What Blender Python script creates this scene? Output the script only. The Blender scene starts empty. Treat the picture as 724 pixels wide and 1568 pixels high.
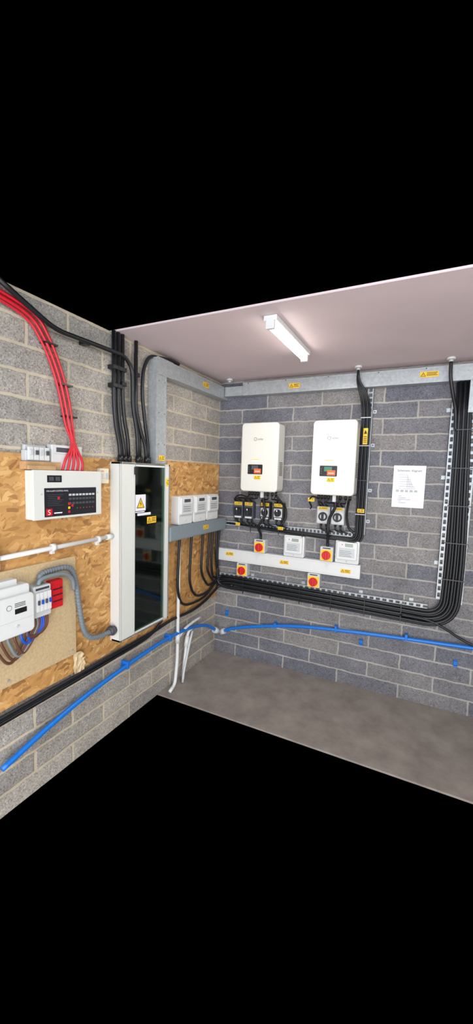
import bpy, bmesh, math, random
from mathutils import Matrix, Vector
random.seed(7)
S=bpy.context.scene
try:
    S.view_settings.view_transform='Standard'
except Exception: pass
COL=S.collection

# ------------------------------------------------------------ materials
MATS={}
def new_mat(name):
    m=bpy.data.materials.new(name); m.use_nodes=True
    nt=m.node_tree; b=nt.nodes["Principled BSDF"]
    return m,nt,b
def N(nt,t,**kw):
    n=nt.nodes.new(t)
    for k,v in kw.items(): setattr(n,k,v)
    return n
def srgb(r,g,b):
    f=lambda c:(c/255/12.92) if c/255<=.04045 else ((c/255+.055)/1.055)**2.4
    return (f(r),f(g),f(b),1)
def mat(name,rgb,rough=.5,metal=0,bump=.0,scale=40,var=.06,coat=0):
    if name in MATS: return MATS[name]
    m,nt,b=new_mat(name); c=srgb(*rgb)
    tc=N(nt,"ShaderNodeTexCoord"); no=N(nt,"ShaderNodeTexNoise"); no.inputs["Scale"].default_value=scale; no.inputs["Detail"].default_value=4
    nt.links.new(tc.outputs["Object"],no.inputs["Vector"])
    r=N(nt,"ShaderNodeValToRGB"); r.color_ramp.elements[0].position=.3; r.color_ramp.elements[1].position=.7
    r.color_ramp.elements[0].color=tuple(x*(1-var) for x in c[:3])+(1,); r.color_ramp.elements[1].color=tuple(min(1,x*(1+var)) for x in c[:3])+(1,)
    nt.links.new(no.outputs["Fac"],r.inputs["Fac"]); nt.links.new(r.outputs["Color"],b.inputs["Base Color"])
    b.inputs["Roughness"].default_value=rough; b.inputs["Metallic"].default_value=metal
    if coat: b.inputs["Coat Weight"].default_value=coat
    if bump:
        bp=N(nt,"ShaderNodeBump"); bp.inputs["Strength"].default_value=bump; bp.inputs["Distance"].default_value=.002
        nt.links.new(no.outputs["Fac"],bp.inputs["Height"]); nt.links.new(bp.outputs["Normal"],b.inputs["Normal"])
    MATS[name]=m; return m
def emis(name,rgb,st):
    m,nt,b=new_mat(name); b.inputs["Base Color"].default_value=srgb(*rgb); b.inputs["Emission Color"].default_value=srgb(*rgb); b.inputs["Emission Strength"].default_value=st
    return m

ROW=2.4/21
def block_mat(name,axis,c1,c2,mort,msize):
    m,nt,b=new_mat(name); L=nt.links.new
    tc=N(nt,"ShaderNodeTexCoord"); sp=N(nt,"ShaderNodeSeparateXYZ"); L(tc.outputs["Object"],sp.inputs[0])
    cb=N(nt,"ShaderNodeCombineXYZ"); L(sp.outputs[axis],cb.inputs[0]); L(sp.outputs["Z"],cb.inputs[1])
    wn=N(nt,"ShaderNodeTexNoise"); wn.inputs["Scale"].default_value=14; wn.inputs["Detail"].default_value=3; L(tc.outputs["Object"],wn.inputs["Vector"])
    ws=N(nt,"ShaderNodeVectorMath",operation='MULTIPLY_ADD'); L(wn.outputs["Color"],ws.inputs[0]); ws.inputs[1].default_value=(.016,.016,0); L(cb.outputs[0],ws.inputs[2])
    br=N(nt,"ShaderNodeTexBrick"); br.offset=.5; L(ws.outputs[0],br.inputs["Vector"])
    br.inputs["Scale"].default_value=1; br.inputs["Brick Width"].default_value=.45; br.inputs["Row Height"].default_value=ROW
    br.inputs["Mortar Size"].default_value=msize; br.inputs["Mortar Smooth"].default_value=.35; br.inputs["Bias"].default_value=0
    br.inputs["Color1"].default_value=srgb(*c1); br.inputs["Color2"].default_value=srgb(*c2); br.inputs["Mortar"].default_value=srgb(*mort)
    vo=N(nt,"ShaderNodeTexVoronoi"); vo.inputs["Scale"].default_value=190; L(tc.outputs["Object"],vo.inputs["Vector"])
    sr=N(nt,"ShaderNodeValToRGB"); e=sr.color_ramp.elements; e[0].position=0; e[0].color=(.5,.5,.5,1); e[1].position=1; e[1].color=(1.5,1.48,1.46,1)
    el=e.new(.3); el.color=(.92,.92,.92,1); el=e.new(.85); el.color=(1.06,1.06,1.06,1)
    s2=N(nt,"ShaderNodeSeparateColor"); L(vo.outputs["Color"],s2.inputs[0]); L(s2.outputs[0],sr.inputs["Fac"])
    n2=N(nt,"ShaderNodeTexNoise"); n2.inputs["Scale"].default_value=5; n2.inputs["Detail"].default_value=8; n2.inputs["Roughness"].default_value=.7; L(tc.outputs["Object"],n2.inputs["Vector"])
    r2=N(nt,"ShaderNodeMapRange"); r2.inputs[1].default_value=.3; r2.inputs[2].default_value=.7; r2.inputs[3].default_value=.8; r2.inputs[4].default_value=1.2; L(n2.outputs["Fac"],r2.inputs[0])
    mx=N(nt,"ShaderNodeMix",data_type='RGBA',blend_type='MULTIPLY'); L(br.outputs["Color"],mx.inputs["A"]); L(sr.outputs["Color"],mx.inputs["B"])
    inv=N(nt,"ShaderNodeMath",operation='MULTIPLY_ADD'); L(br.outputs["Fac"],inv.inputs[0]); inv.inputs[1].default_value=-.75; inv.inputs[2].default_value=.85; L(inv.outputs[0],mx.inputs["Factor"])
    m3=N(nt,"ShaderNodeVectorMath",operation='SCALE'); L(mx.outputs["Result"],m3.inputs[0]); L(r2.outputs[0],m3.inputs["Scale"])
    L(m3.outputs[0],b.inputs["Base Color"]); b.inputs["Roughness"].default_value=.95; b.inputs["Specular IOR Level"].default_value=.15
    h=N(nt,"ShaderNodeMath",operation='MULTIPLY_ADD'); L(br.outputs["Fac"],h.inputs[0]); h.inputs[1].default_value=-1.; 
    h2=N(nt,"ShaderNodeMath",operation='MULTIPLY'); L(s2.outputs[0],h2.inputs[0]); h2.inputs[1].default_value=.3; L(h2.outputs[0],h.inputs[2])
    bp=N(nt,"ShaderNodeBump"); bp.inputs["Strength"].default_value=.6; bp.inputs["Distance"].default_value=.004; L(h.outputs[0],bp.inputs["Height"]); L(bp.outputs["Normal"],b.inputs["Normal"])
    return m
M_blockB=block_mat("block_grey","X",(106,107,116),(136,132,130),(162,158,152),.0072)
M_blockL=block_mat("block_warm","Y",(152,147,142),(176,169,160),(192,181,160),.009)

def osb():
    m,nt,b=new_mat("osb_board"); L=nt.links.new
    tc=N(nt,"ShaderNodeTexCoord")
    cur=None
    for i,(rot,sc) in enumerate([(.35,(1,18,60)),(1.25,(1,22,66)),(-.6,(1,20,56)),(2.3,(1,17,62)),(.0,(1,19,58))]):
        mp=N(nt,"ShaderNodeMapping"); mp.inputs["Rotation"].default_value=(rot,0,0); 
        dn=N(nt,"ShaderNodeTexNoise"); dn.inputs["Scale"].default_value=6+i; L(tc.outputs["Object"],dn.inputs["Vector"])
        ad=N(nt,"ShaderNodeVectorMath",operation='MULTIPLY_ADD'); L(dn.outputs["Color"],ad.inputs[0]); ad.inputs[1].default_value=(.09,.09,.09); L(tc.outputs["Object"],ad.inputs[2])
        L(ad.outputs[0],mp.inputs["Vector"])
        mu=N(nt,"ShaderNodeVectorMath",operation='MULTIPLY'); mu.inputs[1].default_value=sc; L(mp.outputs[0],mu.inputs[0])
        vo=N(nt,"ShaderNodeTexVoronoi"); vo.inputs["Scale"].default_value=1; L(mu.outputs[0],vo.inputs["Vector"])
        sc_=N(nt,"ShaderNodeSeparateColor"); L(vo.outputs["Color"],sc_.inputs[0])
        rp=N(nt,"ShaderNodeValToRGB"); e=rp.color_ramp.elements
        e[0].position=0; e[0].color=srgb(146,102,56); e[1].position=1; e[1].color=srgb(216,174,114)
        x=e.new(.2); x.color=srgb(180,132,76); x=e.new(.8); x.color=srgb(198,150,90)
        L(sc_.outputs[0],rp.inputs["Fac"])
        if cur is None: cur=rp.outputs["Color"]
        else:
            gt=N(nt,"ShaderNodeMath",operation='GREATER_THAN'); L(sc_.outputs[1],gt.inputs[0]); gt.inputs[1].default_value=.5
            mx=N(nt,"ShaderNodeMix",data_type='RGBA'); L(gt.outputs[0],mx.inputs["Factor"]); L(cur,mx.inputs["A"]); L(rp.outputs["Color"],mx.inputs["B"]); cur=mx.outputs["Result"]
    L(cur,b.inputs["Base Color"]); b.inputs["Roughness"].default_value=.6
    bp=N(nt,"ShaderNodeBump"); bp.inputs["Strength"].default_value=.35; bp.inputs["Distance"].default_value=.002
    bw=N(nt,"ShaderNodeRGBToBW"); L(cur,bw.inputs[0]); L(bw.outputs[0],bp.inputs["Height"]); L(bp.outputs["Normal"],b.inputs["Normal"])
    return m
M_osb=osb()
def galv():
    m,nt,b=new_mat("galvanised_steel"); L=nt.links.new
    tc=N(nt,"ShaderNodeTexCoord"); vo=N(nt,"ShaderNodeTexVoronoi"); vo.inputs["Scale"].default_value=70; L(tc.outputs["Object"],vo.inputs["Vector"])
    sc_=N(nt,"ShaderNodeSeparateColor"); L(vo.outputs["Color"],sc_.inputs[0])
    rp=N(nt,"ShaderNodeValToRGB"); rp.color_ramp.elements[0].color=srgb(160,164,167); rp.color_ramp.elements[1].color=srgb(176,180,182); L(sc_.outputs[0],rp.inputs["Fac"])
    L(rp.outputs[0],b.inputs["Base Color"]); b.inputs["Metallic"].default_value=.3; b.inputs["Roughness"].default_value=.42
    return m
M_galv=galv()
def concrete():
    m,nt,b=new_mat("concrete_floor"); L=nt.links.new
    tc=N(nt,"ShaderNodeTexCoord"); n1=N(nt,"ShaderNodeTexNoise"); n1.inputs["Scale"].default_value=6; n1.inputs["Detail"].default_value=10; n1.inputs["Roughness"].default_value=.65; L(tc.outputs["Object"],n1.inputs["Vector"])
    rp=N(nt,"ShaderNodeValToRGB"); e=rp.color_ramp.elements; e[0].position=.3; e[0].color=srgb(124,114,108); e[1].position=.72; e[1].color=srgb(156,146,138)
    L(n1.outputs["Fac"],rp.inputs[0]); L(rp.outputs[0],b.inputs["Base Color"]); b.inputs["Roughness"].default_value=.85
    bp=N(nt,"ShaderNodeBump"); bp.inputs["Strength"].default_value=.3; bp.inputs["Distance"].default_value=.004; L(n1.outputs["Fac"],bp.inputs["Height"]); L(bp.outputs["Normal"],b.inputs["Normal"])
    return m
M_floor=concrete()
M_ceil=mat("ceiling_pink_board",(214,196,199),.7,var=.04,scale=3)
M_white=mat("white_steel",(214,215,210),.38,var=.015,scale=8)
M_inv=mat("inverter_white",(212,210,202),.35,var=.01,scale=5)
M_plast=mat("white_plastic",(212,213,212),.4,var=.02)
M_plast2=mat("light_grey_plastic",(190,193,195),.45,var=.02)
M_cream=mat("cream_plastic",(222,214,190),.45,var=.02)
M_black=mat("black_plastic",(24,25,28),.38,var=.1)
M_cable=mat("black_cable",(22,24,28),.42,var=.15)
M_dark=mat("dark_graphic",(34,34,40),.35,var=.05)
M_grey=mat("grey_pvc",(118,126,132),.5,var=.05)
M_slate=mat("slate_grey_trunking",(124,136,142),.5,var=.04)
M_red=mat("red_cable",(205,32,48),.4,var=.08)
M_redk=mat("red_knob",(200,28,36),.35,var=.03)
M_yel=mat("yellow_label",(245,196,30),.5,var=.02)
M_blue=mat("blue_water_pipe",(20,112,205),.35,var=.06)
M_bluew=mat("blue_wire",(30,80,190),.4)
M_brown=mat("brown_wire",(96,60,44),.45)
M_wood=mat("timber",(188,150,105),.7,var=.15,scale=20)
M_ply=mat("mdf_board",(190,166,128),.75,var=.12,scale=90,bump=.2)
M_lcd=mat("lcd_grey",(150,160,150),.25)
M_paper=mat("paper",(226,226,234),.7,var=.01)
M_ink=mat("ink",(50,52,60),.7)
M_cardb=mat("torn_cardboard",(205,182,145),.85,var=.2,scale=30)
M_dkgrey=mat("dark_grey_plastic",(70,74,80),.45)
M_or=mat("orange_label",(228,98,50),.5)
M_green=mat("green_lcd",(60,120,90),.3)
M_chas=mat("chassis_reflection_green",(108,150,136),.5,var=.35,scale=5)  # mottled greens paint in the reflections of the door glass
M_brk=mat("breaker_grey",(130,158,148),.5,var=.1)
M_tube=emis("led_tube",(255,250,240),10)
def glass():
    m,nt,b=new_mat("tinted_green_glass"); L=nt.links.new; out=nt.nodes["Material Output"]; nt.nodes.remove(b)
    tr=N(nt,"ShaderNodeBsdfTransparent"); tr.inputs[0].default_value=(.70,.84,.79,1)
    gl=N(nt,"ShaderNodeBsdfGlossy"); gl.inputs["Roughness"].default_value=.06; gl.inputs["Color"].default_value=(.85,.95,.9,1)
    fr=N(nt,"ShaderNodeFresnel"); fr.inputs[0].default_value=1.55
    mx=N(nt,"ShaderNodeMixShader"); L(fr.outputs[0],mx.inputs[0]); L(tr.outputs[0],mx.inputs[1]); L(gl.outputs[0],mx.inputs[2]); L(mx.outputs[0],out.inputs[0])
    return m
M_glass=glass()

# ------------------------------------------------------------ helpers
def link(o,g=None):
    COL.objects.link(o)
    if g is not None: o.parent=g
    return o
def grp(name,loc=(0,0,0)):
    e=bpy.data.objects.new(name,None); e.empty_display_size=.05; COL.objects.link(e); return e
def mesh_obj(name,bm,m,g,smooth=False):
    me=bpy.data.meshes.new(name); bmesh.ops.recalc_face_normals(bm,faces=bm.faces); bm.to_mesh(me); bm.free()
    if smooth:
        for p in me.polygons: p.use_smooth=True
    me.materials.append(m); return link(bpy.data.objects.new(name,me),g)
def box(g,name,x,y,z,m,bev=0,seg=2):
    bm=bmesh.new(); bmesh.ops.create_cube(bm,size=1)
    sx,sy,sz=abs(x[1]-x[0]),abs(y[1]-y[0]),abs(z[1]-z[0])
    bmesh.ops.scale(bm,vec=(sx,sy,sz),verts=bm.verts)
    bmesh.ops.translate(bm,vec=((x[0]+x[1])/2,(y[0]+y[1])/2,(z[0]+z[1])/2),verts=bm.verts)
    if bev:
        bev=min(bev,min(sx,sy,sz)*.48)
        bmesh.ops.bevel(bm,geom=list(bm.edges),offset=bev,segments=seg,affect='EDGES',profile=.5)
    o=mesh_obj(name,bm,m,g); 
    return o
def bB(g,name,x0,x1,z0,z1,o0,o1,m,bev=0): return box(g,name,(x0,x1),(-o1,-o0),(z0,z1),m,bev)
def bL(g,name,y0,y1,z0,z1,o0,o1,m,bev=0): return box(g,name,(o0,o1),(y0,y1),(z0,z1),m,bev)
class Wall:
    def __init__(s,k): s.k=k
    def P(s,a,z,o): return (a,-o,z) if s.k=='B' else (o,a,z)
    def box(s,g,n,a0,a1,z0,z1,o0,o1,m,bev=0): return (bB if s.k=='B' else bL)(g,n,a0,a1,z0,z1,o0,o1,m,bev)
B=Wall('B'); Lw=Wall('L')
def frame(w):
    if w.k=='B': return Matrix(((1,0,0,0),(0,0,-1,0),(0,1,0,0),(0,0,0,1)))
    return Matrix(((0,0,1,0),(1,0,0,0),(0,1,0,0),(0,0,0,1)))
def prism(g,name,w,pts,o0,o1,m,bev=0):
    bm=bmesh.new(); F=frame(w)
    vs=[bm.verts.new((a,z,o0)) for a,z in pts]; f=bm.faces.new(vs)
    r=bmesh.ops.extrude_face_region(bm,geom=[f]); nv=[v for v in r['geom'] if isinstance(v,bmesh.types.BMVert)]
    bmesh.ops.translate(bm,vec=(0,0,o1-o0),verts=nv)
    if bev:
        ed=[e for e in bm.edges if all(v in nv for v in e.verts)]
        bmesh.ops.bevel(bm,geom=ed,offset=bev,segments=3,affect='EDGES',profile=.5)
    bm.transform(F); return mesh_obj(name,bm,m,g)
def rrect(a0,a1,z0,z1,r,n=5):
    p=[]
    for cx,cz,s in [(a1-r,z1-r,0),(a0+r,z1-r,90),(a0+r,z0+r,180),(a1-r,z0+r,270)]:
        for i in range(n+1):
            t=math.radians(s+90*i/n); p.append((cx+r*math.cos(t),cz+r*math.sin(t)))
    return p
def circ(cx,cz,r,n=24): return [(cx+r*math.cos(2*math.pi*i/n),cz+r*math.sin(2*math.pi*i/n)) for i in range(n)]
def catmull(pts,n=8):
    P=[Vector(p) for p in pts]
    if len(P)<3: return P
    P=[P[0]*2-P[1]]+P+[P[-1]*2-P[-2]]; out=[]
    for i in range(1,len(P)-2):
        p0,p1,p2,p3=P[i-1:i+3]
        for j in range(n):
            t=j/n
            out.append(.5*((2*p1)+(p2-p0)*t+(2*p0-5*p1+4*p2-p3)*t*t+(3*p1-p0-3*p2+p3)*t**3))
    out.append(P[-2]); return out
def fillet(pts,r=.05,n=6):
    P=[Vector(p) for p in pts]; out=[P[0]]
    for i in range(1,len(P)-1):
        a,b,c=P[i-1],P[i],P[i+1]; d1=(a-b); d2=(c-b); rr=min(r,d1.length*.48,d2.length*.48)
        s=b+d1.normalized()*rr; e=b+d2.normalized()*rr
        for j in range(n+1):
            t=j/n; out.append(s*(1-t)**2+b*2*t*(1-t)+e*t*t)
    out.append(P[-1]); return out
def sweep(g,name,path,r,m,n=10):
    path=[Vector(p) for p in path]; q=[path[0]]
    for p in path[1:]:
        if (p-q[-1]).length>1e-4: q.append(p)
    path=q; bm=bmesh.new(); rings=[]
    t=(path[1]-path[0]).normalized(); up=Vector((0,0,1)) if abs(t.z)<.9 else Vector((1,0,0)); nn=(up-t*up.dot(t)).normalized()
    for i,p in enumerate(path):
        if i==0: t2=(path[1]-path[0]).normalized()
        elif i==len(path)-1: t2=(path[-1]-path[-2]).normalized()
        else: t2=((path[i+1]-p).normalized()+(p-path[i-1]).normalized()).normalized()
        nn=(nn-t2*nn.dot(t2)).normalized(); bb=t2.cross(nn)
        rings.append([bm.verts.new(p+nn*r*math.cos(2*math.pi*k/n)+bb*r*math.sin(2*math.pi*k/n)) for k in range(n)])
    for a,b in zip(rings,rings[1:]):
        for k in range(n): bm.faces.new((a[k],a[(k+1)%n],b[(k+1)%n],b[k]))
    bm.faces.new(rings[0]); bm.faces.new(rings[-1])
    return mesh_obj(name,bm,m,g,True)
def cyl(g,name,p0,p1,r,m,n=20): 
    o=sweep(g,name,[p0,p1],r,m,n)
    for p in o.data.polygons:
        if len(p.vertices)>4: p.use_smooth=False
    return o
def text(g,name,w,s,a,z,o,size,m,align='LEFT',rot=0):
    c=bpy.data.curves.new(name,"FONT"); c.body=s; c.size=size; c.align_x=align
    t=bpy.data.objects.new("tmp_text",c); COL.objects.link(t)
    dg=bpy.context.evaluated_depsgraph_get(); me=bpy.data.meshes.new_from_object(t.evaluated_get(dg))
    bpy.data.objects.remove(t); me.name=name
    me.transform(Matrix.Translation(Vector(w.P(a,z,o)))@frame(w)@Matrix.Rotation(rot,4,'Z')); me.materials.clear(); me.materials.append(m)
    return link(bpy.data.objects.new(name,me),g)
def label(g,w,a,z,o,wd=.09,h=.035,vert=False,name="warning_label"):
    if vert: 
        w.box(g,name,a-h/2,a+h/2,z-wd/2,z+wd/2,o,o+.001,M_yel)
        prism(g,name+"_symbol",w,[(a-h*.35,z+wd*.15),(a+h*.35,z+wd*.15),(a,z+wd*.4)],o+.001,o+.0015,M_ink)
        for i in range(4): w.box(g,name+"_print_%d"%i,a-h*.35,a+h*.35,z-wd*(.38-.11*i),z-wd*(.34-.11*i),o+.001,o+.0015,M_ink)
        return
    w.box(g,name,a-wd/2,a+wd/2,z-h/2,z+h/2,o,o+.001,M_yel)
    s=min(h*.85,wd*.42); cx=a-wd/2+s*.62
    prism(g,name+"_symbol",w,[(cx-s*.55,z-s*.42),(cx+s*.55,z-s*.42),(cx,z+s*.5)],o+.001,o+.0014,M_ink)
    prism(g,name+"_symbol_fill",w,[(cx-s*.36,z-s*.32),(cx+s*.36,z-s*.32),(cx,z+s*.3)],o+.0014,o+.0018,M_yel)
    w.box(g,name+"_bolt",cx-s*.05,cx+s*.05,z-s*.25,z+s*.12,o+.0018,o+.002,M_ink)
    x0=cx+s*.65
    for i in range(3): w.box(g,name+"_print_%d"%i,x0,a+wd/2-.005-(i%2)*.006,z+h*(.28-.24*i)-h*.055,z+h*(.28-.24*i)+h*.055,o+.001,o+.0014,M_ink)
def perf(g,name,w,horiz,a0,a1,z0,z1,o0,o1,m,pitch=.04,rows=1):
    bm=bmesh.new(); F=frame(w)
    def add(x0,x1,y0,y1,c0,c1):
        r=bmesh.ops.create_cube(bm,size=1)['verts']
        bmesh.ops.scale(bm,vec=(x1-x0,y1-y0,c1-c0),verts=r); bmesh.ops.translate(bm,vec=((x0+x1)/2,(y0+y1)/2,(c0+c1)/2),verts=r)
    if horiz: u0,u1,v0,v1=a0,a1,z0,z1
    else: u0,u1,v0,v1=z0,z1,a0,a1
    def A(u_0,u_1,v_0,v_1,c0,c1):
        if horiz: add(u_0,u_1,v_0,v_1,c0,c1)
        else: add(v_0,v_1,u_0,u_1,c0,c1)
    wd=v1-v0; rail=wd*.25/rows
    ot=o1-.002
    for k in range(rows+1):
        c=v0+(wd-rail)*k/rows; A(u0,u1,c,c+rail,ot,o1)
    n=int((u1-u0)/pitch)
    for k in range(rows):
        lo=v0+(wd-rail)*k/rows+rail; hi=v0+(wd-rail)*(k+1)/rows
        for i in range(n+1):
            uu=u0+i*(u1-u0)/max(n,1); e=min(uu+pitch*.38,u1)
            if e>uu: A(uu,e,lo,hi,ot,o1)
    A(u0,u1,v0,v0+.002,o0,o1); A(u0,u1,v1-.002,v1,o0,o1)
    bm.transform(F); return mesh_obj(name,bm,m,g)

# ------------------------------------------------------------ room shell
def shell(name,x,y,z,m):
    return box(None,name,x,y,z,m)
shell("wall_back",(-.10,2.25),(0,.10),(0,2.4),M_blockB)
shell("wall_left",(-.10,0),(-2.3,0),(0,2.4),M_blockL)
shell("ceiling",(-.10,2.25),(-1.28,.10),(2.4,2.41),M_ceil)
shell("floor",(-.10,2.25),(-.82,.10),(-.012,0),M_floor)
# OSB sheets
g=grp("osb_wall_boarding")
bL(g,"sheet_near",-2.28,-1.02,.52,1.685,.0005,.012,M_osb,.001)
bL(g,"sheet_far",-1.015,-.012,.52,1.70,.0005,.012,M_osb,.001)

# ------------------------------------------------------------ ceiling light
g=grp("ceiling_batten_light")
box(g,"batten_body",(.880,.950),(-1.17,-.57),(2.372,2.399),M_plast,.004)
cyl(g,"led_tube",(.915,-1.15,2.355),(.915,-.59,2.355),.02,M_tube)
box(g,"end_cap_1",(.893,.937),(-.59,-.568),(2.333,2.385),M_plast,.003)
box(g,"end_cap_2",(.893,.937),(-1.172,-1.15),(2.333,2.385),M_plast,.003)

# ------------------------------------------------------------ galvanised trunking
g=grp("galvanised_trunking")
bB(g,"back_run",.25,1.93,2.265,2.365,.001,.075,M_galv,.002)
bB(g,"back_run_lid_lip_top",.25,1.93,2.350,2.366,.075,.0775,M_galv)
bB(g,"back_run_lid_lip_bottom",.25,1.93,2.264,2.280,.075,.0775,M_galv)
bB(g,"corner_piece",.08,.25,2.268,2.345,.001,.068,M_galv,.002)
bL(g,"left_run",-.97,-.001,2.245,2.345,.001,.075,M_galv,.002)
bL(g,"left_drop",-.97,-.87,1.672,2.245,.001,.075,M_galv,.002)
bL(g,"left_drop_lip_1",-.97,-.955,1.68,2.26,.075,.0775,M_galv)
bL(g,"left_drop_lip_2",-.885,-.87,1.68,2.245,.075,.0775,M_galv)
bL(g,"left_run_lip_1",-.97,-.08,2.332,2.345,.075,.0775,M_galv)
bL(g,"left_run_lip_2",-.87,-.08,2.245,2.258,.075,.0775,M_galv)
bL(g,"coupling_plate",-.60,-.50,2.244,2.347,.0775,.079,M_galv)
bL(g,"elbow_plate",-.972,-.80,2.24,2.348,.0775,.079,M_galv)
bB(g,"right_drop",1.86,1.96,2.06,2.265,.001,.075,M_galv,.002)
for x in (.30,.62,.95,1.30,1.60): cyl(g,"screw",(x,-.0775,2.357),(x,-.080,2.357),.004,M_dkgrey,8)
for y in (-.95,-.89):
    for z in (2.2,2.0,1.8): cyl(g,"screw",(.0775,y,z),(.080,y,z),.003,M_dkgrey,8)
label(g,B,.69,2.312,.0776,.085,.036); label(g,B,1.62,2.318,.0776,.11,.036)
label(g,Lw,-.37,2.298,.0776,.085,.036); label(g,Lw,-.915,1.71,.0776,.06,.034)

for i,(x,y) in enumerate([(.14,-.10),(1.17,-.13),(1.74,-.13)]):
    g=grp("ceiling_cable_gland")
    cyl(g,"rose",(x,y,2.3995),(x,y,2.386),.026,M_plast); cyl(g,"gland_nut",(x,y,2.386),(x,y,2.372),.014,M_plast2,6)
g=grp("dropper_cable"); sweep(g,"cable",catmull([(1.74,-.13,2.372),(1.745,-.125,2.28),(1.765,-.10,2.18),(1.79,-.06,2.08),(1.80,-.055,1.95)]),.011,M_cable)

# ------------------------------------------------------------ inverters
def inverter(x0):
    g=grp("solar_inverter"); x1=x0+.31; z0,z1=1.49,2.02; xc=(x0+x1)/2
    bB(g,"wall_bracket",x0+.04,x1-.04,1.60,1.97,.001,.03,M_galv,.002)
    bB(g,"heat_sink_base",x0+.02,x1-.02,1.52,2.0,.03,.05,M_plast2,.003)
    for i in range(13):
        xx=x0+.03+i*.0205; bB(g,"heat_sink_fin_%d"%i,xx,xx+.004,1.53,1.99,.05,.10,M_plast2)
    prism(g,"casing",B,rrect(x0+.004,x1-.004,z0+.004,z1-.004,.022),.085,.20,M_inv,.004)
    prism(g,"front_cover",B,rrect(x0,x1,z0,z1,.028),.196,.226,M_inv,.010)
    for i in range(9):
        bx=box(g,"side_vent_%d"%i,(x1-.0045,x1-.0025),(-.175,-.11),(1.62+i*.012,1.625+i*.012),M_dkgrey)
    dx=xc-.03
    prism(g,"display_bezel",B,rrect(dx-.062,dx+.062,1.625,1.70,.006),.226,.228,M_black)
    bB(g,"display_screen",dx-.03,dx+.025,1.66,1.692,.228,.2285,M_green if x0>.6 else M_dkgrey)
    bB(g,"orange_notice",dx-.008,dx+.05,1.632,1.668,.2285,.229,M_or)
    bB(g,"notice_print",dx,dx+.042,1.645,1.65,.229,.2293,M_paper)
    for i in range(3): cyl(g,"status_led_%d"%i,(dx-.05,-.228,1.645+i*.016),(dx-.05,-.2295,1.645+i*.016),.003,M_redk if i==0 else M_green,8)
    label(g,B,dx+.02,1.60,.2262,.055,.03)
    bB(g,"rating_sticker",dx-.03,dx+.03,1.722,1.745,.2262,.2268,M_paper)
    bB(g,"rating_sticker_band",dx-.03,dx+.03,1.736,1.742,.2268,.2271,M_yel)
    prism(g,"logo_ring",B,circ(xc-.035,1.895,.013),.2262,.2268,M_dkgrey); prism(g,"logo_ring_inner",B,circ(xc-.035,1.895,.010),.2268,.2272,M_inv)
    text(g,"logo_word",B,"solar",xc-.015,1.887,.2265,.024,M_dkgrey)
    for i,xx in enumerate([.04,.065,.09,.115,.16,.20,.24,.27]):
        cyl(g,"connector_%d"%i,(x0+xx,-.13,z0+.004),(x0+xx,-.13,z0-.035),.010 if i!=4 else .018,M_black,10)
    bB(g,"comms_module",xc-.005,xc+.02,1.44,1.492,.14,.165,M_plast,.003)
    return g
inverter(.325); inverter(.895)

def rotary(name,x0,x1,z0,z1,body,knob,plate,d=.06):
    g=grp(name); xc=(x0+x1)/2; w=x1-x0
    prism(g,"housing",B,rrect(x0,x1,z0,z1,.008),.001,d,body,.004)
    zc=z0+(z1-z0)*.42; r=w*.34
    if plate is not None: prism(g,"face_plate",B,rrect(xc-w*.42,xc+w*.42,zc-w*.42,zc+w*.42,.004),d,d+.003,plate)
    cyl(g,"dial",(xc,-d-.002,zc),(xc,-d-.014,zc),r,knob)
    bB(g,"handle",xc-w*.085,xc+w*.085,zc-r*.95,zc+r*.95,d+.012,d+.03,knob,.003)
    return g,xc,zc
for i,(a,b_,z0,z1) in enumerate([(.19,.275,1.25,1.395),(.288,.372,1.25,1.395),(.435,.52,1.255,1.40),(.55,.635,1.258,1.40)]):
    g,xc,zc=rotary("dc_isolator_switch",a,b_,z0,z1,M_dkgrey if i<2 else M_black,M_black,M_plast2 if i>=2 else M_black)
    label(g,B,xc,z1-.02,.0605,.07,.026)
    bB(g,"dial_mark",xc-.004,xc+.004,zc+.012,zc+.026,.090,.0905,M_paper)
    bB(g,"rating_plate",xc-.03,xc+.03,z0+.005,z0+.018,.0605,.0612,M_plast)
    for s in (-.02,.02): cyl(g,"gland",(xc+s,-.03,z0),(xc+s,-.03,z0-.018),.009,M_black,8)
for i,(a,b_) in enumerate([(.91,1.01),(1.02,1.12)]):
    g,xc,zc=rotary("dc_isolator_switch",a,b_,1.262,1.395,M_plast2,M_black,M_plast)
    label(g,B,xc,1.381,.0605,.075,.022)
    prism(g,"dial_ring",B,circ(xc,zc,.022),.0740,.0745,M_plast2)
    for s in (-.02,.02): cyl(g,"gland",(xc+s,-.03,1.262),(xc+s,-.03,1.244),.009,M_black,8)
for (a,z) in [(.39,.972),(.235,.752),(.95,.972),(.86,.75)]:
    g,xc,zc=rotary("ac_isolator_switch",a,a+.10,z,z+.113,M_plast2,M_redk,M_yel)
    bB(g,"top_print",a+.02,a+.08,z+.098,z+.106,.0605,.0612,M_ink)
    cyl(g,"gland_top",(xc,-.03,z+.113),(xc,-.03,z+.133),.011,M_black,8)

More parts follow.
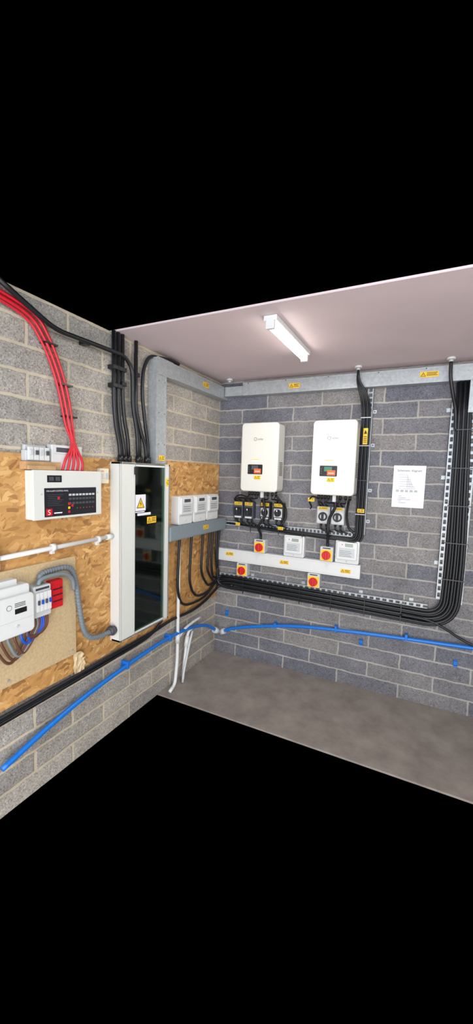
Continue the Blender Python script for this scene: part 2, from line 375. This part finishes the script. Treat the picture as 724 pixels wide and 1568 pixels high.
def tails(name,x0,ends,z1):
    g=grp(name)
    st=[.04,.065,.09,.115,.20,.24,.27]
    for i,e in enumerate(ends):
        sx=x0+st[i%7]; k=random.uniform(-.015,.015)
        sweep(g,"cable_%d"%i,catmull([(sx,-.13,1.458),(sx+k,-.125,1.43),(e+.01*(1 if e>sx else -1),-.075,1.415+.01*(i%2)),(e,-.03,z1+.0)]),.0055,M_cable,8)
tails("inverter_dc_tails",.325,[.215,.25,.31,.35,.46,.575,.61],1.393)
tails("inverter_dc_tails",.895,[.935,.955,.985,1.04,1.07,1.10],1.393)
g=grp("inverter_ac_tails")
sweep(g,"cable_1",catmull([(.485,-.13,1.458),(.49,-.11,1.38),(.5,-.10,1.30),(.44,-.09,1.20),(.44,-.04,1.13),(.44,-.03,1.10)]),.011,M_cable)
sweep(g,"cable_2",catmull([(1.055,-.13,1.458),(1.06,-.12,1.40),(1.015,-.10,1.30),(1.01,-.09,1.20),(1.0,-.04,1.13),(1.0,-.03,1.10)]),.011,M_cable)
sweep(g,"cable_3",catmull([(.60,-.13,1.458),(.63,-.10,1.41),(.655,-.06,1.36),(.655,-.05,1.28),(.62,-.05,1.22),(.60,-.035,1.20)]),.009,M_cable)
sweep(g,"cable_4",catmull([(1.16,-.13,1.458),(1.15,-.11,1.42),(1.14,-.08,1.33),(1.155,-.06,1.25),(1.19,-.05,1.21)]),.009,M_cable)
sweep(g,"cable_5",catmull([(.93,-.13,1.458),(.885,-.11,1.47),(.855,-.09,1.435),(.865,-.06,1.39),(.85,-.03,1.37)]),.006,M_cable)
label(g,B,.872,1.445,.10,.05,.028)
sweep(g,"cable_6",catmull([(.365,-.13,1.458),(.34,-.12,1.44),(.27,-.09,1.45),(.21,-.06,1.43),(.185,-.03,1.38),(.18,-.03,1.28),(.20,-.03,1.22)]),.006,M_cable)
g=grp("isolator_outgoing_cables")
k=0
for x in (.215,.255,.31,.35,.46,.50,.57,.615,.94,.98,1.05,1.09):
    z=1.235 if x<.8 else 1.246
    sweep(g,"cable_%d"%k,catmull([(x,-.03,z),(x+.002,-.034,1.222),(x+.02,-.042,1.212),(x+.06,-.045,1.203-.002*(k%3))]),.006,M_cable,8); k+=1

# ------------------------------------------------------------ slotted tray
g=grp("slotted_cable_tray")
perf(g,"horizontal_tray",B,True,.09,1.20,1.172,1.214,.001,.022,M_galv,.03,1)
perf(g,"riser_tray",B,False,1.195,1.27,1.20,2.262,.001,.022,M_galv,.035,2)
for z in (1.86,1.53,1.30,2.1):
    bB(g,"fixing_tab",1.268,1.295,z-.012,z+.012,.0005,.004,M_galv)
    cyl(g,"tab_screw",(1.283,-.004,z),(1.283,-.008,z),.005,M_dkgrey,8)
g=grp("tray_cable_bundle")
for i in range(5):
    o=.034+.016*(i%2); zz=1.158-.006*i; xx=1.205+.0125*i
    sweep(g,"cable_%d"%i,fillet([(.12+.13*i,-o,1.196-.004*i),(.3+.15*i,-o,zz+.03),(xx-.14,-o,zz+.01),(xx,-o,zz+.0),(xx,-o,1.4),(xx,-o,2.10),(xx-.012,-.094,2.2),(1.17+.004*i-.008,-.10-.004*i,2.30),(1.17,-.13,2.37)],.07,6),.0078,M_cable,8)
sweep(g,"cable_lower",catmull([(.36,-.03,1.185),(.55,-.035,1.165),(.80,-.035,1.155),(1.0,-.035,1.145),(1.16,-.035,1.15),(1.2,-.035,1.19)]),.006,M_cable,8)
for z in (1.35,1.6,1.85,2.05): bB(g,"cable_tie",1.195,1.265,z,z+.006,.056,.061,M_plast2 if z!=1.6 else M_black)
for x in (.35,.6,.8,1.0): bB(g,"tie",x,x+.006,1.14,1.21,.057,.060,M_black)
label(g,B,1.235,1.92,.061,.115,.032,True)
label(g,B,1.215,2.205,.075,.05,.03); label(g,B,1.235,1.38,.061,.05,.028); label(g,B,.62,1.195,.061,.045,.024,name="label_b"); label(g,B,.235,1.20,.061,.04,.024)

# ------------------------------------------------------------ white trunking & meters
g=grp("white_pvc_trunking")
bB(g,"trunking_body",.03,1.255,.865,.97,.001,.05,M_plast,.003)
bB(g,"lid_line_top",.03,1.255,.957,.959,.0495,.0508,M_plast2); bB(g,"lid_line_bottom",.03,1.255,.876,.878,.0495,.0508,M_plast2)
for x,z in [(.16,.93),(.66,.918),(1.15,.913)]: label(g,B,x,z,.0502,.075,.03)
def meter_b(x0,x1,z0,z1):
    g=grp("electricity_meter"); w=x1-x0
    prism(g,"case",B,rrect(x0,x1,z0,z1,.012),.001,.05,M_plast,.004)
    prism(g,"front_cover",B,rrect(x0+.012,x1-.012,z0+.03,z1-.01,.01),.05,.068,M_plast,.006)
    bB(g,"lcd",x0+w*.42,x0+w*.75,z1-.045,z1-.02,.068,.0695,M_lcd,.001)
    bB(g,"nameplate",x0+.03,x1-.03,z0+.05,z1-.055,.068,.0685,M_plast2)
    for i in range(4): bB(g,"print_%d"%i,x0+.035,x1-.05-.01*(i%2),z0+.058+i*.013,z0+.0605+i*.013,.0685,.0689,M_dkgrey)
    cyl(g,"cover_screw",((x0+x1)/2,-.05,z0+.016),((x0+x1)/2,-.054,z0+.016),.006,M_plast2,10)
    cyl(g,"pulse_led",(x0+w*.3,-.068,z1-.03),(x0+w*.3,-.07,z1-.03),.004,M_redk,8)
meter_b(.65,.82,.972,1.145); meter_b(1.065,1.24,.972,1.148)

# ------------------------------------------------------------ A4 notice
g=grp("schematic_notice"); bB(g,"sheet",1.437,1.645,1.42,1.717,.002,.0035,M_paper)
text(g,"title",B,"Schematic diagram",1.541,1.675,.004,.021,M_ink,'CENTER')
for i in range(7):
    z=1.65-.016*i; bB(g,"line_h_%d"%i,1.475,1.53+.009*i,z,z+.0012,.0036,.0040,M_ink); bB(g,"line_v_%d"%i,1.53+.009*i,1.5312+.009*i,1.56,z,.0036,.0040,M_ink)
for i in range(5): bB(g,"block_%d"%i,1.46+.03*i,1.48+.03*i,1.53,1.545,.0036,.0039,M_lcd)
for i in range(5): bB(g,"text_%d"%i,1.48,1.50+.03*(i%3),1.50-.012*i,1.502-.012*i,.0036,.0039,M_ink)

# ------------------------------------------------------------ big cable run
g=grp("armoured_cable_run")
ys=[-.66,-.50,-.33,-.17,-.10,-.06,-.22]
for j in range(7):
    zj=.722-.0165*j; oj=.036+(.018 if j%2 else 0); xr=1.80+.0175*j; xt=1.795+.013*j
    y=ys[j]
    if j<5:
        low={0:.60,1:.63,2:.68,3:.74,4:.80}[j]
        left=[(.055,y,1.145),(.055,y-.01,1.0),(.05,y-.005,low+.14),(.045,y+.10 if j<3 else y+.03,low+.005),(.045,y*.4+.0,low-.01 if j<3 else low-.04),(.05,-.05,zj-.02),(.14,-oj,zj),(.35,-oj,zj)]
        left=catmull(left,8)
    else:
        left=catmull([(.055,y,1.145),(.05,y-.01,.95),(.05,y,.78),(.08,-oj,zj+.005),(.35,-oj,zj)],8)
    rb=.11+.017*j
    right=fillet([(.35,-oj,zj),(1.0,-oj,zj-.004),(xr,-oj,zj-.018),(xr+.012,-oj,1.1),(xt+.01,-oj,1.9),(xt,-oj,2.262)],rb,10)
    sweep(g,"cable_%d"%j,left+right[1:],.0102,M_cable,10)
for x in (.3,.55,.8,1.05,1.3,1.55): bB(g,"cable_tie",x,x+.006,.60,.735,.060,.0650,M_black)
for z in (.95,1.2,1.45,1.7,1.95): bB(g,"cable_tie",1.79,1.93,z,z+.006,.060,.0650,M_black)
sweep(g,"tail_to_right",catmull([(1.55,-.06,.655),(1.72,-.06,.65),(1.83,-.05,.61),(1.95,-.04,.545),(2.1,-.04,.50),(2.24,-.04,.49)]),.009,M_cable)
g=grp("slotted_riser_tray")
perf(g,"left_channel",B,False,1.765,1.80,.80,2.14,.001,.028,M_galv,.045,1)
perf(g,"main_tray",B,False,1.80,1.93,.78,2.255,.001,.018,M_galv,.05,3)
perf(g,"horizontal_channel",B,True,.05,1.72,.715,.75,.001,.022,M_galv,.045,1)
perf(g,"horizontal_channel_lower",B,True,.9,1.74,.60,.625,.001,.018,M_galv,.045,1)
for z in (1.64,2.09,1.05): 
    bB(g,"fixing_tab",1.74,1.768,z-.013,z+.013,.0005,.004,M_galv); cyl(g,"tab_screw",(1.752,-.004,z),(1.752,-.008,z),.005,M_plast,8)
for x in (.35,.8,1.25,1.6):
    bB(g,"fixing_tab",x,x+.028,.75,.772,.0005,.004,M_galv)

# ------------------------------------------------------------ blue pipe
g=grp("blue_water_pipe")
sweep(g,"pipe_back",catmull([(.10,-.035,.21),(.22,-.035,.265),(.47,-.035,.335),(.82,-.035,.405),(1.32,-.035,.455),(1.98,-.035,.50),(2.24,-.035,.515)],10),.0135,M_blue,14)
sweep(g,"pipe_left",catmull([(.06,-.07,.225),(.04,-.25,.33),(.04,-.58,.40),(.04,-.97,.41),(.04,-1.46,.375),(.04,-1.75,.33),(.04,-2.0,.27)],10),.0135,M_blue,14)
cyl(g,"coupler_left",(.066,-.055,.212),(.05,-.10,.238),.026,M_plast2); cyl(g,"coupler_right",(.085,-.035,.20),(.125,-.035,.222),.026,M_plast2)
cyl(g,"coupler_elbow",(.062,-.062,.216),(.10,-.035,.207),.02,M_grey)
for p in [(.6,.363),(1.1,.44),(1.6,.48)]: bB(g,"saddle_clip",p[0]-.01,p[0]+.01,p[1]-.016,p[1]+.028,.001,.05,M_blue,.003)
for y,z in [(-.75,.405),(-1.2,.398)]: bL(g,"saddle_clip_l",y-.01,y+.01,z-.02,z+.028,.001,.056,M_blue,.003)
for x,z in [(.13,.38),(1.29,.37),(1.92,.36)]:
    g=grp("blue_pipe_clip"); bB(g,"base",x-.012,x+.012,z-.024,z+.024,.0005,.010,M_blue,.002); bB(g,"jaw_top",x-.012,x+.012,z+.012,z+.020,.010,.026,M_blue,.001); bB(g,"jaw_bottom",x-.012,x+.012,z-.020,z-.012,.010,.026,M_blue,.001)

# ------------------------------------------------------------ white waste pipes
g=grp("white_conduit_stack")
sweep(g,"pipe_1",fillet([(.04,-.645,1.14),(.04,-.645,.36),(.05,-.66,.20),(.06,-.70,.03),(.07,-.78,.014)],.05),.0125,M_plast,12)
cyl(g,"socket_1",(.04,-.645,.40),(.04,-.645,.33),.018,M_plast)
sweep(g,"pipe_2",fillet([(.035,-.40,.37),(.04,-.50,.37),(.045,-.53,.30),(.05,-.57,.10),(.055,-.585,.012)],.05),.0115,M_plast,12)
sweep(g,"pipe_3",fillet([(.04,-.645,.36),(.04,-.55,.41),(.035,-.40,.42),(.035,-.30,.42)],.05),.0105,M_plast,12)
sweep(g,"pipe_4",fillet([(.055,-.46,.36),(.065,-.51,.30),(.07,-.60,.08),(.075,-.62,.01)],.05),.009,M_plast2,12)
cyl(g,"socket_2",(.043,-.515,.335),(.046,-.54,.26),.017,M_plast)

# ------------------------------------------------------------ slate trunking + three meters
g=grp("grey_cable_trunking")
bL(g,"body",-.835,-.03,1.14,1.24,.0125,.10,M_slate,.003)
bL(g,"lid",-.835,-.03,1.148,1.232,.0995,.103,M_slate,.001)
label(g,Lw,-.37,1.195,.1035,.075,.032)
for y0 in (-.715,-.515,-.32):
    g=grp("electricity_meter"); y1=y0+.18
    prism(g,"case",Lw,rrect(y0,y1,1.241,1.45,.014),.0125,.08,M_plast,.005)
    prism(g,"upper_cover",Lw,rrect(y0+.012,y1-.012,1.315,1.44,.01),.08,.094,M_plast,.006)
    bL(g,"lcd",y0+.05,y1-.05,1.405,1.428,.094,.0955,M_dkgrey,.001)
    bL(g,"nameplate",y0+.03,y1-.03,1.33,1.395,.094,.0945,M_plast2)
    for i in range(3): bL(g,"print_%d"%i,y0+.04,y1-.05,1.34+i*.016,1.343+i*.016,.0945,.0949,M_dkgrey)
    bL(g,"seam",y0+.002,y1-.002,1.302,1.305,.0795,.0806,M_plast2)
    cyl(g,"terminal_screw",(.08,(y0+y1)/2,1.27),(.084,(y0+y1)/2,1.27),.006,M_plast2,10)

# ------------------------------------------------------------ distribution cabinet
g=grp("distribution_board_cabinet")
Y0,Y1,Z0,Z1,D=-1.31,-.84,.60,1.67,.09
bL(g,"back_panel",Y0,Y1,Z0,Z1,.0125,.02,M_white)
bL(g,"side_near",Y0,Y0+.012,Z0,Z1,.02,D,M_white,.001); bL(g,"side_far",Y1-.012,Y1,Z0,Z1,.02,D,M_white,.001)
bL(g,"top",Y0,Y1,Z1-.012,Z1,.02,D,M_white,.001); bL(g,"bottom",Y0,Y1,Z0,Z0+.012,.02,D,M_white,.001)
bL(g,"front_stile_wide",Y0,-1.184,Z0,Z1,D-.012,D,M_white,.002)
bL(g,"front_stile_hinge",-.895,Y1,Z0,Z1,D-.012,D,M_white,.002)
bL(g,"front_rail_top",-1.184,-.895,Z1-.022,Z1,D-.012,D,M_white,.001)
bL(g,"front_rail_bottom",-1.184,-.895,Z0,Z0+.022,D-.012,D,M_white,.001)
bL(g,"door_seam",-1.1865,-1.184,Z0+.01,Z1-.01,D-.001,D+.0006,M_dkgrey)
bL(g,"door_seam_far",-.8965,-.894,Z0+.01,Z1-.01,D-.001,D+.0006,M_dkgrey)
bL(g,"glass_door",-1.184,-.895,Z0+.022,Z1-.022,D-.008,D-.004,M_glass)
bL(g,"chassis",-1.17,-.90,Z0+.04,Z1-.04,.02,.035,M_chas)
for c,(a,b_) in enumerate([(-1.15,-1.09),(-.985,-.925)]):
    for i in range(20):
        z=.70+i*.043; bL(g,"breaker_%d_%d"%(c,i),a,b_,z,z+.040,.035,.06,M_brk if (i*7+c*3)%5 else M_chas,.003); bL(g,"toggle_%d_%d"%(c,i),(a+b_)/2-.008,(a+b_)/2+.008,z+.012,z+.022,.06,.07,M_black)
bL(g,"busbar_cover",-1.08,-.995,.70,1.56,.035,.05,M_chas,.003)
bL(g,"door_lock",-1.197,-1.175,1.60,1.645,D,D+.010,M_black,.002)
bL(g,"notice_plate",-1.184,-1.09,1.378,1.478,D,D+.001,M_paper)
yc=-1.137
prism(g,"notice_triangle",Lw,[(yc-.036,1.395),(yc+.036,1.395),(yc,1.46)],D+.001,D+.0015,M_ink)
prism(g,"notice_triangle_fill",Lw,[(yc-.028,1.399),(yc+.028,1.399),(yc,1.451)],D+.0015,D+.0019,M_yel)
prism(g,"notice_bolt",Lw,[(yc-.002,1.404),(yc+.008,1.424),(yc,1.424),(yc+.004,1.442),(yc-.008,1.42),(yc,1.42)],D+.0019,D+.0022,M_ink)
bL(g,"name_strip",-1.165,-1.04,1.348,1.364,D,D+.001,M_paper); bL(g,"name_strip_2",-1.184,-1.10,1.368,1.374,D,D+.001,M_paper)
label(g,Lw,-1.03,1.313,D+.0005,.09,.042)
label(g,Lw,-.868,1.55,D+.0005,.03,.05)

# black conduits into cabinet
g=grp("black_conduit_run")
runs=[([(-1.30,2.398),(-1.30,2.02),(-1.285,1.88),(-1.255,1.78),(-1.245,1.68)],.03),
([(-1.265,2.398),(-1.265,2.0),(-1.25,1.88),(-1.22,1.78),(-1.21,1.68)],.03),
([(-1.23,2.398),(-1.23,2.05),(-1.215,1.92),(-1.185,1.82),(-1.175,1.68)],.03),
([(-2.02,2.398),(-1.86,2.33),(-1.70,2.265),(-1.5,2.27),(-1.24,2.275),(-1.175,2.22),(-1.17,2.0),(-1.13,1.85),(-1.12,1.68)],.055),
([(-1.115,2.398),(-1.115,2.05),(-1.11,1.95),(-1.08,1.83),(-1.075,1.68)],.03),
([(-1.14,2.32),(-1.14,2.0),(-1.09,1.86),(-1.045,1.78),(-1.035,1.68)],.05),
([(-.90,2.36),(-1.0,2.345),(-1.055,2.25),(-1.065,2.1),(-1.03,1.9),(-1.005,1.8),(-1.0,1.68)],.035)]
for i,(p,o) in enumerate(runs):
    sweep(g,"conduit_%d"%i,fillet([(o,a,b) for a,b in p],.06),.0115,M_cable,12)
    a=p[-1][0]; cyl(g,"gland_%d"%i,(o,a,1.71),(o,a,1.672),.017,M_black,8)
sweep(g,"conduit_over_duct",fillet([(.035,-.90,2.36),(.05,-.80,2.372),(.05,-.70,2.37)],.04),.0115,M_cable,12)
for y,z in [(-1.30,2.2),(-1.265,2.2),(-1.23,2.2),(-1.115,2.2),(-1.5,2.27),(-1.3,2.1),(-1.265,2.1),(-1.23,2.12)]: bL(g,"saddle",y-.018,y+.018,z-.012,z+.012,.001,.048,M_black,.003)

# red fire cables
g=grp("red_fire_alarm_cables")
for i in range(5):
    d=i*.013; o=.022+.012*(i%2)
    sweep(g,"cable_%d"%i,catmull([(o,-2.05+d,2.325+d*.6),(o,-1.84+d,2.285+d*.6),(o,-1.755+d,2.21+d*.3),(o,-1.69+d,2.09),(o,-1.652+d,1.97),(o+.01,-1.63+d*.8,1.84),(.062,-1.62+d*.4,1.745),(.062,-1.66+i*.026,1.66),(.055,-1.67+i*.03,1.6125)],8),.0062,M_red,10)
for y,z in [(-1.645,2.03),(-1.62,1.88),(-1.73,2.2)]: bL(g,"p_clip",y-.012,y+.055,z-.004,z+.004,.001,.042,M_black)

# ------------------------------------------------------------ fire alarm panel
g=grp("fire_alarm_control_panel")
F0=.0125; D=.072
bL(g,"enclosure",-1.84,-1.437,1.382,1.61,F0,D-.012,M_white,.003); bL(g,"front_lid",-1.842,-1.435,1.38,1.612,D-.012,D,M_white,.004)
bL(g,"overlay",-1.786,-1.475,1.392,1.528,D,D+.0012,M_dark)
bL(g,"display_window",-1.77,-1.69,1.555,1.588,D,D+.0015,M_black,.001)
bL(g,"display_seg_1",-1.76,-1.735,1.562,1.581,D+.0015,D+.002,M_dkgrey); bL(g,"display_seg_2",-1.725,-1.70,1.562,1.581,D+.0015,D+.002,M_dkgrey)
text(g,"overlay_title",Lw,"FIRE ALARM CONTROL PANEL",-1.775,1.511,D+.0014,.009,M_paper)
for i in range(7): bL(g,"overlay_text_%d"%i,-1.77,-1.68-.012*(i%3),1.495-i*.0085,1.4968-i*.0085,D+.0012,D+.0016,M_dkgrey)
for r in range(3):
    for c in range(8): 
        yy=-1.65+.021*c; zz=1.50-r*.022 if r else 1.498
        bL(g,"zone_cell_%d_%d"%(r,c),yy,yy+.016,zz-.010,zz,D+.0012,D+.0016,M_plast2 if r==0 else M_dkgrey)
for k,(yy,zz,m_) in enumerate([(-1.655,1.455,M_redk),(-1.655,1.435,M_yel),(-1.635,1.445,M_redk),(-1.655,1.415,M_redk),(-1.715,1.485,M_redk)]): bL(g,"button_%d"%k,yy,yy+.012,zz-.012,zz,D+.0012,D+.003,m_,.001)
for c in range(6): cyl(g,"led_%d"%c,(D+.001,-1.60+.02*c,1.425),(D+.003,-1.60+.02*c,1.425),.003,M_redk if c%2 else M_green,8)
bL(g,"logo_block",-1.778,-1.745,1.398,1.43,D+.0012,D+.0018,M_redk); text(g,"logo_letter",Lw,"S",-1.77,1.402,D+.002,.034,M_paper)
bL(g,"logo_text",-1.735,-1.69,1.405,1.411,D+.0012,D+.0018,M_paper)
for y in (-1.80,-1.465): cyl(g,"lid_screw",(D,y,1.5),(D+.002,y,1.5),.005,M_plast2,10)

g=grp("timber_batten"); bL(g,"batten",-1.865,-1.68,1.6135,1.650,.0125,.055,M_wood,.002); bL(g,"batten_2",-1.86,-1.72,1.613,1.632,.0555,.072,M_wood,.002)
g=grp("miniature_circuit_breaker_unit")
bL(g,"base",-1.855,-1.735,1.651,1.70,.0125,.045,M_plast2,.003)
bL(g,"step",-1.85,-1.74,1.66,1.725,.0125,.03,M_plast2,.003)
for i in range(4): bL(g,"module_%d"%i,-1.848+i*.027,-1.824+i*.027,1.656,1.715,.045,.058,M_plast,.002); bL(g,"toggle_%d"%i,-1.842+i*.027,-1.831+i*.027,1.68,1.70,.058,.066,M_dkgrey if i%2 else M_plast2)
g=grp("white_junction_box")
bL(g,"box",-1.725,-1.545,1.6135,1.735,.0005+.012,.05,M_plast,.004); bL(g,"window",-1.70,-1.60,1.70,1.722,.05,.0515,M_dkgrey,.001); bL(g,"lid_edge",-1.71,-1.56,1.69,1.693,.05,.051,M_plast2)
g=grp("fused_spur_unit"); bL(g,"box",-1.412,-1.345,1.545,1.63,.012,.038,M_cream,.004); bL(g,"fuse_holder",-1.395,-1.37,1.575,1.60,.038,.042,M_plast,.001); text(g,"marking",Lw,"FIRE",-1.405,1.61,.0385,.012,M_redk); bL(g,"rocker",-1.365,-1.352,1.57,1.605,.038,.043,M_plast2,.001)

# white conduit
g=grp("white_surface_conduit")
cyl(g,"conduit",(.03,-2.06,1.225),(.03,-1.315,1.238),.0115,M_plast)
for y in (-1.71,-1.42): 
    cyl(g,"clip",(.03,y-.01,1.233),(.03,y+.01,1.2335),.019,M_plast); bL(g,"clip_base",y-.01,y+.01,1.20,1.225,.0125,.03,M_plast,.002)
cyl(g,"socket",(.03,-1.36,1.2365),(.03,-1.315,1.238),.016,M_plast)
bL(g,"end_box",-2.07,-1.985,1.18,1.29,.0125,.05,M_plast,.004)

# ------------------------------------------------------------ MDF board with meter
g=grp("mdf_meter_board"); bL(g,"board",-2.18,-1.572,.63,1.165,.0125,.025,M_ply,.002)
for y in (-1.60,-1.95): cyl(g,"screw",(.025,y,.66),(.028,y,.66),.006,M_galv,8)
g=grp("white_electricity_meter")
o0=.0255
prism(g,"lower_case",Lw,rrect(-2.05,-1.865,.885,1.065,.02),o0,.10,M_plast,.008)
prism(g,"upper_case",Lw,rrect(-2.05,-1.875,1.03,1.105,.012),o0,.082,M_plast,.006)
prism(g,"top_cap",Lw,rrect(-2.02,-1.92,1.10,1.13,.006),o0,.06,M_plast,.003)
bL(g,"lcd",-1.96,-1.905,.985,1.008,.10,.1015,M_black,.001)
for i in range(3): bL(g,"print_%d"%i,-1.96,-1.91,1.03-i*.007,1.033-i*.007,.10,.1006,M_ink)
prism(g,"dial_mark",Lw,circ(-1.985,1.02,.012),.10,.1008,M_dkgrey); prism(g,"dial_mark_in",Lw,circ(-1.985,1.02,.010),.1008,.1012,M_plast)
cyl(g,"seal_screw",(.10,-1.95,.93),(.104,-1.95,.93),.006,M_plast2,10); bL(g,"terminal_seam",-2.04,-1.87,.955,.957,.0995,.1005,M_plast2)
g=grp("breaker_enclosure")
prism(g,"case",Lw,rrect(-1.855,-1.765,.925,1.075,.008),o0,.08,M_plast2,.004)
for i in range(4): bL(g,"breaker_%d"%i,-1.848+i*.020,-1.830+i*.020,.955,1.045,.08,.09,M_plast,.002); bL(g,"toggle_%d"%i,-1.843+i*.020,-1.835+i*.020,.99,1.01,.09,.098,M_bluew if i%2 else M_dkgrey)
bL(g,"print",-1.845,-1.775,1.055,1.065,.08,.081,M_ink)
g=grp("red_surge_protector"); prism(g,"case",Lw,rrect(-1.75,-1.68,.935,1.075,.006),o0,.06,M_redk,.004); bL(g,"face",-1.745,-1.70,.96,1.05,.06,.064,M_redk,.002)
for i in range(3): bL(g,"fin_%d"%i,-1.742,-1.69,.97+i*.03,.975+i*.03,.064,.067,M_dark)
g=grp("meter_tail_wires")
for i in range(8):
    y=-2.03+i*.03; dpt=.13 if i<4 else .10; m_=M_brown if i in(0,1,3,6,7) else (M_bluew if i in (4,5) else M_grey)
    e=(-1.845+.011*i)
    sweep(g,"wire_%d"%i,catmull([(.06,y if y<-1.87 else -1.875,.892),(.065,min(y,-1.88)+.002,.85),(.06,(y+e)/2-.02,.885-dpt+.008*i),(.055,e-.005,.87),(.05,e,.93)],10),.0065,m_,8)
g=grp("grey_flexible_conduit")
path=catmull([(.045,-1.80,1.078),(.045,-1.79,1.115),(.045,-1.74,1.125),(.045,-1.63,1.115),(.045,-1.59,1.03),(.045,-1.57,.90),(.045,-1.545,.77),(.045,-1.50,.70),(.045,-1.42,.675),(.045,-1.315,.675)],14)
sweep(g,"conduit",path,.0125,M_grey,12)
acc=0
for a,b_ in zip(path,path[1:]):
    acc+=(b_-a).length
    if acc>.011:
        acc=0; d=(b_-a).normalized(); mid=(a+b_)/2; cyl(g,"rib",mid-d*.0025,mid+d*.0025,.0150,M_grey,12)
cyl(g,"gland",(.045,-1.355,.675),(.045,-1.312,.675),.024,M_dkgrey,8); cyl(g,"gland_ring",(.045,-1.335,.675),(.045,-1.328,.675),.030,M_dkgrey)
sweep(g,"inner_conduit",catmull([(.07,-1.825,1.078),(.07,-1.81,1.10),(.07,-1.76,1.107),(.07,-1.68,1.10),(.065,-1.63,1.06),(.06,-1.615,1.0)],10),.010,M_grey,12)

g=grp("low_level_black_cable")
sweep(g,"cable_1",catmull([(.03,-2.2,.50),(.03,-1.72,.505),(.03,-1.3,.51),(.03,-.95,.515),(.03,-.72,.53),(.035,-.45,.52),(.04,-.25,.545),(.05,-.10,.60),(.07,-.05,.63),(.20,-.05,.655)],8),.011,M_cable,10)
sweep(g,"cable_2",catmull([(.03,-2.2,.475),(.03,-1.72,.48),(.03,-1.3,.487),(.03,-.98,.50),(.045,-.86,.57),(.05,-.84,.60)],8),.009,M_cable,10)
bm=bmesh.new(); gr=[]
for i in range(6):
    row=[]
    for j in range(9):
        row.append(bm.verts.new((.016+.012*random.random(),-1.585+.014*i+random.uniform(-.006,.006),.47+.02*j+random.uniform(-.006,.006))))
    gr.append(row)
for i in range(5):
    for j in range(8):
        if (i,j) in ((0,0),(4,7),(4,0),(0,1),(4,6)): continue
        bm.faces.new((gr[i][j],gr[i+1][j],gr[i+1][j+1],gr[i][j+1]))
o=mesh_obj("torn_cardboard_scrap",bm,M_cardb,None)
so=o.modifiers.new("thick","SOLIDIFY"); so.thickness=.002

# ------------------------------------------------------------ lights
def area(name,loc,target,sx,sy,e,col):
    l=bpy.data.lights.new(name,"AREA"); l.shape='RECTANGLE'; l.size=sx; l.size_y=sy; l.energy=e; l.color=col
    o=bpy.data.objects.new(name,l); COL.objects.link(o); o.location=loc
    o.rotation_euler=(Vector(target)-Vector(loc)).to_track_quat('-Z','Y').to_euler(); return o
area("daylight_from_open_door",(1.6,-4.6,1.5),(.8,0,1.1),3.4,2.2,92,(.95,.97,1))
area("warm_side_fill",(3.2,-2.6,1.9),(.0,-1.2,1.2),1.6,1.4,40,(1,.93,.82))  # added fill lamp on the right, makes up for missing bounce; no window there
area("sky_glow_low",(1.9,-3.9,2.3),(1.2,0,.3),2.0,1.0,36,(.55,.76,1))
area("ceiling_bounce_fill",(1.8,-3.3,.15),(1.0,-.5,2.4),2.4,1.2,48,(1,.96,.94))  # added lamp aimed up at the ceiling, stands in for floor bounce
area("batten_light_throw",(.915,-.88,2.33),(.915,-.88,0),.05,.55,9,(1,.97,.92))
w=bpy.data.worlds.new("world"); S.world=w; w.use_nodes=True; w.node_tree.nodes["Background"].inputs[0].default_value=(0,0,0,1); w.node_tree.nodes["Background"].inputs[1].default_value=0

# ------------------------------------------------------------ camera
cx,cy,cz,yaw,pit,rol,f=1.6596,-2.9879,1.6179,.4574,.0971,.0303,588.5
Fv=Vector((-math.sin(yaw)*math.cos(pit),math.cos(yaw)*math.cos(pit),-math.sin(pit)))
R0=Vector((math.cos(yaw),math.sin(yaw),0)); U0=R0.cross(Fv)
X=R0*math.cos(rol)+U0*math.sin(rol); Yv=-R0*math.sin(rol)+U0*math.cos(rol)
c=bpy.data.cameras.new("camera"); co=bpy.data.objects.new("camera",c); COL.objects.link(co)
M=Matrix((X,Yv,-Fv)).transposed().to_4x4(); M.translation=Vector((cx,cy,cz)); co.matrix_world=M
c.sensor_fit='HORIZONTAL'; c.sensor_width=36; c.lens=36*f/724; c.clip_start=.01
S.camera=co
